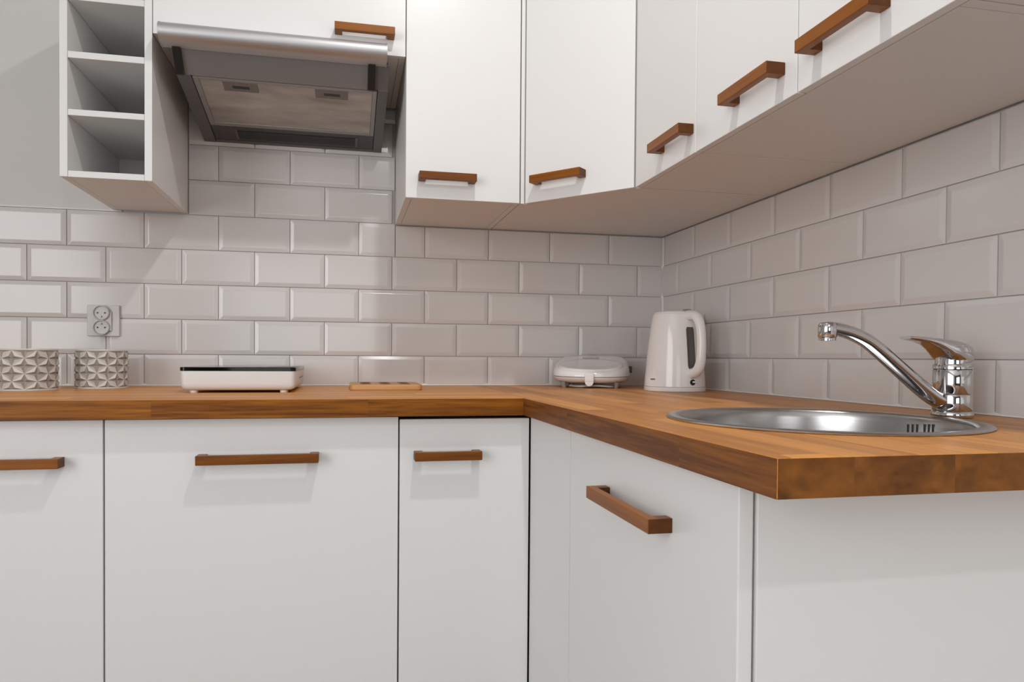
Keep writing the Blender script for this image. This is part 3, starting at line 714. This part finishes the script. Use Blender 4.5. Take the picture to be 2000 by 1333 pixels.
# ================================================================== SANDWICH TOASTER
sm = empty('sandwich_toaster', (-0.2935, -0.132, Z0), -0.40, 'closed white sandwich toaster with a front clasp, left of the kettle', 'toaster')
def sup(hx, hy, z, tilt=0.0, e=0.55, n=56, fy=1.0):
    out = []
    for k in range(n):
        a = 2*PI*k/n; ca, sa = math.cos(a), math.sin(a)
        ex = e if sa > 0 else 0.80
        x = hx*math.copysign(abs(ca)**ex, ca); y = hy*math.copysign(abs(sa)**ex, sa)
        out.append((x, y, z+tilt*(y+hy)))
    return out
HX, HY = 0.1150, 0.110
rings = [sup(HX-i, HY-i, z, t) for z, i, t in ((0.0130, 0.045, 0.0), (0.0135, 0.034, 0.0), (0.0160, 0.018, 0.0), (0.0210, 0.007, 0.01), (0.0270, 0.0015, 0.02), (0.0315, 0.0, 0.03))]
MB().rings(rings).build('lower_shell', PLASTIC, sm, smooth=60)
rings = [sup(HX-i, HY-i, z, t) for z, i, t in ((0.0330, 0.0003, 0.03), (0.0365, 0.0, 0.05), (0.0425, 0.0018, 0.13), (0.0465, 0.005, 0.19), (0.0495, 0.010, 0.23), (0.0525, 0.020, 0.25), (0.0560, 0.040, 0.25), (0.0640, 0.085, 0.25))]
MB().rings(rings).build('lid', PLASTIC, sm, smooth=60)
# the wide round lobe on the front half of the lid, tilted a little more towards the front
lr_ = []
for rr, zz in ((1.0, -0.004), (0.985, 0.0010), (0.95, 0.0022), (0.85, 0.0018), (0.6, 0.0), (0.3, -0.0015), (0.05, -0.002)):
    ring = []
    for k in range(56):
        a = 2*PI*k/56; ca_, sa_ = math.cos(a), math.sin(a)
        x = 0.096*rr*math.copysign(abs(ca_)**0.85, ca_); y = -0.038+0.062*rr*math.copysign(abs(sa_)**0.9, sa_)
        ring.append((x, y, 0.0495+0.25*(y+HY)+zz))
    lr_.append(ring)
o = MB().rings(lr_).build('lid_lobe', PLASTIC, sm, smooth=60)
MB().rings([sup(HX-0.0028, HY-0.0028, z, 0.03) for z in (0.0312, 0.0334)]).build('seam_gasket', DARK, sm)
ck = MB().extrude_x([(-HY-0.0065, 0.044), (-HY-0.0085, 0.041), (-HY-0.0085, 0.020), (-HY-0.005, 0.0175), (-HY+0.003, 0.0175), (-HY+0.003, 0.044)], -0.0130, 0.0130)
ck.build('clasp', PLASTIC_M, sm, bev=0.0018)
tip = MB().lathe([(0.0122, -0.004), (0.0122, 0.004)], n=24).build('clasp_tip', PLASTIC_M, sm, bev=0.001); tip.rotation_euler = (PI/2, 0, 0); tip.location = (0, -HY-0.0038, 0.0185)
for sx in (-1, 1):
    for sy in (-1, 1):
        MB().tube([(sx*0.076, sy*0.076, 0.0), (sx*0.077, sy*0.077, 0.007), (sx*0.079, sy*0.078, 0.0175)], [0.0060, 0.0070, 0.0085], n=14, upref=(1, 0, 0)).build('foot', GREYP, sm, smooth=50)
MB().box(HX-0.006, HX+0.006, 0.010, 0.075, 0.044, 0.064).build('hinge', BLACK, sm, bev=0.002)
cb = spline([(-0.060, -0.070, 0.006), (-0.03, -0.090, 0.005), (0.02, -0.086, 0.007), (0.062, -0.078, 0.0045), (0.072, -0.03, 0.004), (0.03, 0.05, 0.004), (0.0, 0.10, 0.004)], 8)
MB().tube(cb, 0.0032, n=10).build('power_cord', mat('light_grey_cord', (0.45, 0.43, 0.42), 0.4), sm, smooth=60)
# small unreadable grey lettering and a lamp slit on the lid
lt = MB(); x = -0.030
for wd in (0.006, 0.0025, 0.0045, 0.0045, 0.002, 0.0045, 0.005, 0.0045, 0.0045):
    yy = 0.052; zz = 0.0470+0.25*(yy+HY); lt.box(x, x+wd, yy-0.001, yy+0.001, zz-0.0012, zz+0.0022); x += wd+0.0015
lt.build('printed_lettering', GREYP, sm)
yy = 0.078; zz = 0.0510+0.25*(yy+HY)
MB().box(-0.012, 0.014, yy-0.002, yy+0.003, zz-0.0002, zz+0.0010).build('indicator_slit', GREYP, sm)

# ================================================================== KETTLE
KC = (-0.1455, -0.385)
kt = empty('kettle', (KC[0], KC[1], Z0), 0, 'tall white plastic electric kettle with a loop handle and dark water gauge, in the corner', 'kettle')
MB().lathe([(0.078, 0.0003), (0.081, 0.0010), (0.0818, 0.004), (0.0816, 0.0120), (0.0800, 0.0126)], n=64).build('power_base', PLASTIC_M, kt, smooth=40)
kp = [(0.0800, 0.0129), (0.0814, 0.0134), (0.0805, 0.030), (0.0785, 0.050), (0.0755, 0.085), (0.0720, 0.120), (0.0680, 0.155), (0.0640, 0.185), (0.0605, 0.203), (0.0590, 0.2085)]
MB().lathe(kp, n=64).build('jug', PLASTIC, kt, smooth=60)
MB().lathe([(0.0588, 0.2088), (0.0580, 0.2118), (0.0545, 0.2148), (0.045, 0.2165), (0.02, 0.2178), (0.0, 0.218)], n=64, capt=False).build('lid', PLASTIC, kt, smooth=60)
HA = math.atan2(-0.871, 0.125)             # handle azimuth
ca, sa = math.cos(HA), math.sin(HA)
def kp3(rad_, z): return (rad_*ca, rad_*sa, z)
hpts = spline([kp3(0.045, 0.2020), kp3(0.068, 0.2035), kp3(0.092, 0.1990), kp3(0.1085, 0.180), kp3(0.1150, 0.150), kp3(0.1165, 0.115), kp3(0.1140, 0.085), kp3(0.1060, 0.064), kp3(0.0920, 0.0530), kp3(0.0720, 0.0480)], 6)
nh = len(hpts)
hr = [0.0165-0.0035*math.sin(PI*i/(nh-1)) for i in range(nh)]
MB().tube(hpts, hr, n=20, ell=(0.88, 0.95), upref=(-sa, ca, 0)).build('handle', PLASTIC, kt, smooth=60)
# water gauge: curved dark strip just proud of the jug
def jr(z):
    for (r0, z0_), (r1, z1_) in zip(kp[:-1], kp[1:]):
        if z0_ <= z <= z1_: return r0+(r1-r0)*(z-z0_)/(z1_-z0_)
    return kp[-1][0]
gv = []; gfs = []; nz, na = 16, 6
GA = HA + 0.0
for j in range(nz+1):
    z = 0.062+(0.172-0.062)*j/nz
    hwid = 0.0115*(1 if 0 < j < nz else 0.8)
    for i in range(na+1):
        da = (i/na-0.5)*2*hwid/jr(z); gv.append(((jr(z)+0.0012)*math.cos(GA+da), (jr(z)+0.0012)*math.sin(GA+da), z))
for j in range(nz):
    for i in range(na): gfs.append((j*(na+1)+i, j*(na+1)+i+1, (j+1)*(na+1)+i+1, (j+1)*(na+1)+i))
go = MB().add(gv, gfs).build('water_gauge', WATERG, kt, smooth=60)
sd = go.modifiers.new('thick', 'SOLIDIFY'); sd.thickness = 0.002; sd.offset = -1
# switch under the handle, lid release on top, spout lip at the back, small print
swz = 0.026; swr = jr(swz)
o = MB().lathe([(0.0078, -0.002), (0.0078, 0.0012)], n=28).build('switch_well', BLACK, kt); o.location = (swr*ca, swr*sa, swz); o.rotation_euler = (PI/2, 0, HA+PI/2)
o = MB().box(-0.001, 0.0085, -0.0022, 0.0022, 0, 0.006).build('switch', PLASTIC, kt, bev=0.0008); o.location = ((swr+0.0005)*ca, (swr+0.0005)*sa, swz+0.001); o.rotation_euler = (PI/2, 0, HA+PI/2)
o = MB().box(-0.008, 0.008, -0.008, 0.008, 0, 0.0045).build('lid_release', GREYP, kt, bev=0.0015); o.location = (0.052*ca, 0.052*sa, 0.2155); o.rotation_euler = (0, 0, HA)
SA = HA+PI
MB().tube([(0.052*math.cos(SA), 0.052*math.sin(SA), 0.186), (0.066*math.cos(SA), 0.066*math.sin(SA), 0.200), (0.074*math.cos(SA), 0.074*math.sin(SA), 0.2085)], [0.014, 0.015, 0.013], n=16).build('spout', PLASTIC, kt, smooth=60)
LA = math.atan2(CAM.y-KC[1], CAM.x-KC[0]) - 0.78
pr = MB()
for k in range(5):
    a = LA+(k-2)*0.042; rr = jr(0.033)+0.0003
    q = [((rr)*math.cos(a+d), (rr)*math.sin(a+d), z) for d, z in ((-0.016, 0.031), (0.016, 0.031), (0.016, 0.0345), (-0.016, 0.0345))]
    q += [(x*1.004, y*1.004, z) for x, y, z in q]
    pr.add(q, [(0, 1, 2, 3), (4, 5, 6, 7), (0, 1, 5, 4), (1, 2, 6, 5), (2, 3, 7, 6), (3, 0, 4, 7)])
pr.build('printed_lettering', PRINT, kt)

# ================================================================== CEILING LAMPS
EMIT = bpy.data.materials.new('lamp_glow'); EMIT.use_nodes = True
eb = EMIT.node_tree.nodes['Principled BSDF']; eb.inputs['Emission Color'].default_value = (1, 0.95, 0.88, 1); eb.inputs['Emission Strength'].default_value = 8
for (x, y, k_), lb in zip(SPOTS, ('nearest the wall cabinets', 'farther out from the wall cabinets')):
    r_ = empty('ceiling_spotlight', (x, y, ROOM_Z-0.006), 0, 'round recessed ceiling spotlight, '+lb, 'lamp', 'recessed ceiling spotlights')
    MB().lathe([(0.042, 0.0), (0.055, 0.0), (0.055, 0.004), (0.042, 0.004)], n=32, capb=False, capt=False).build('ring', STEEL, r_)
    MB().lathe([(0.0415, 0.002), (0.0415, 0.004)], n=32).build('diffuser', EMIT, r_)
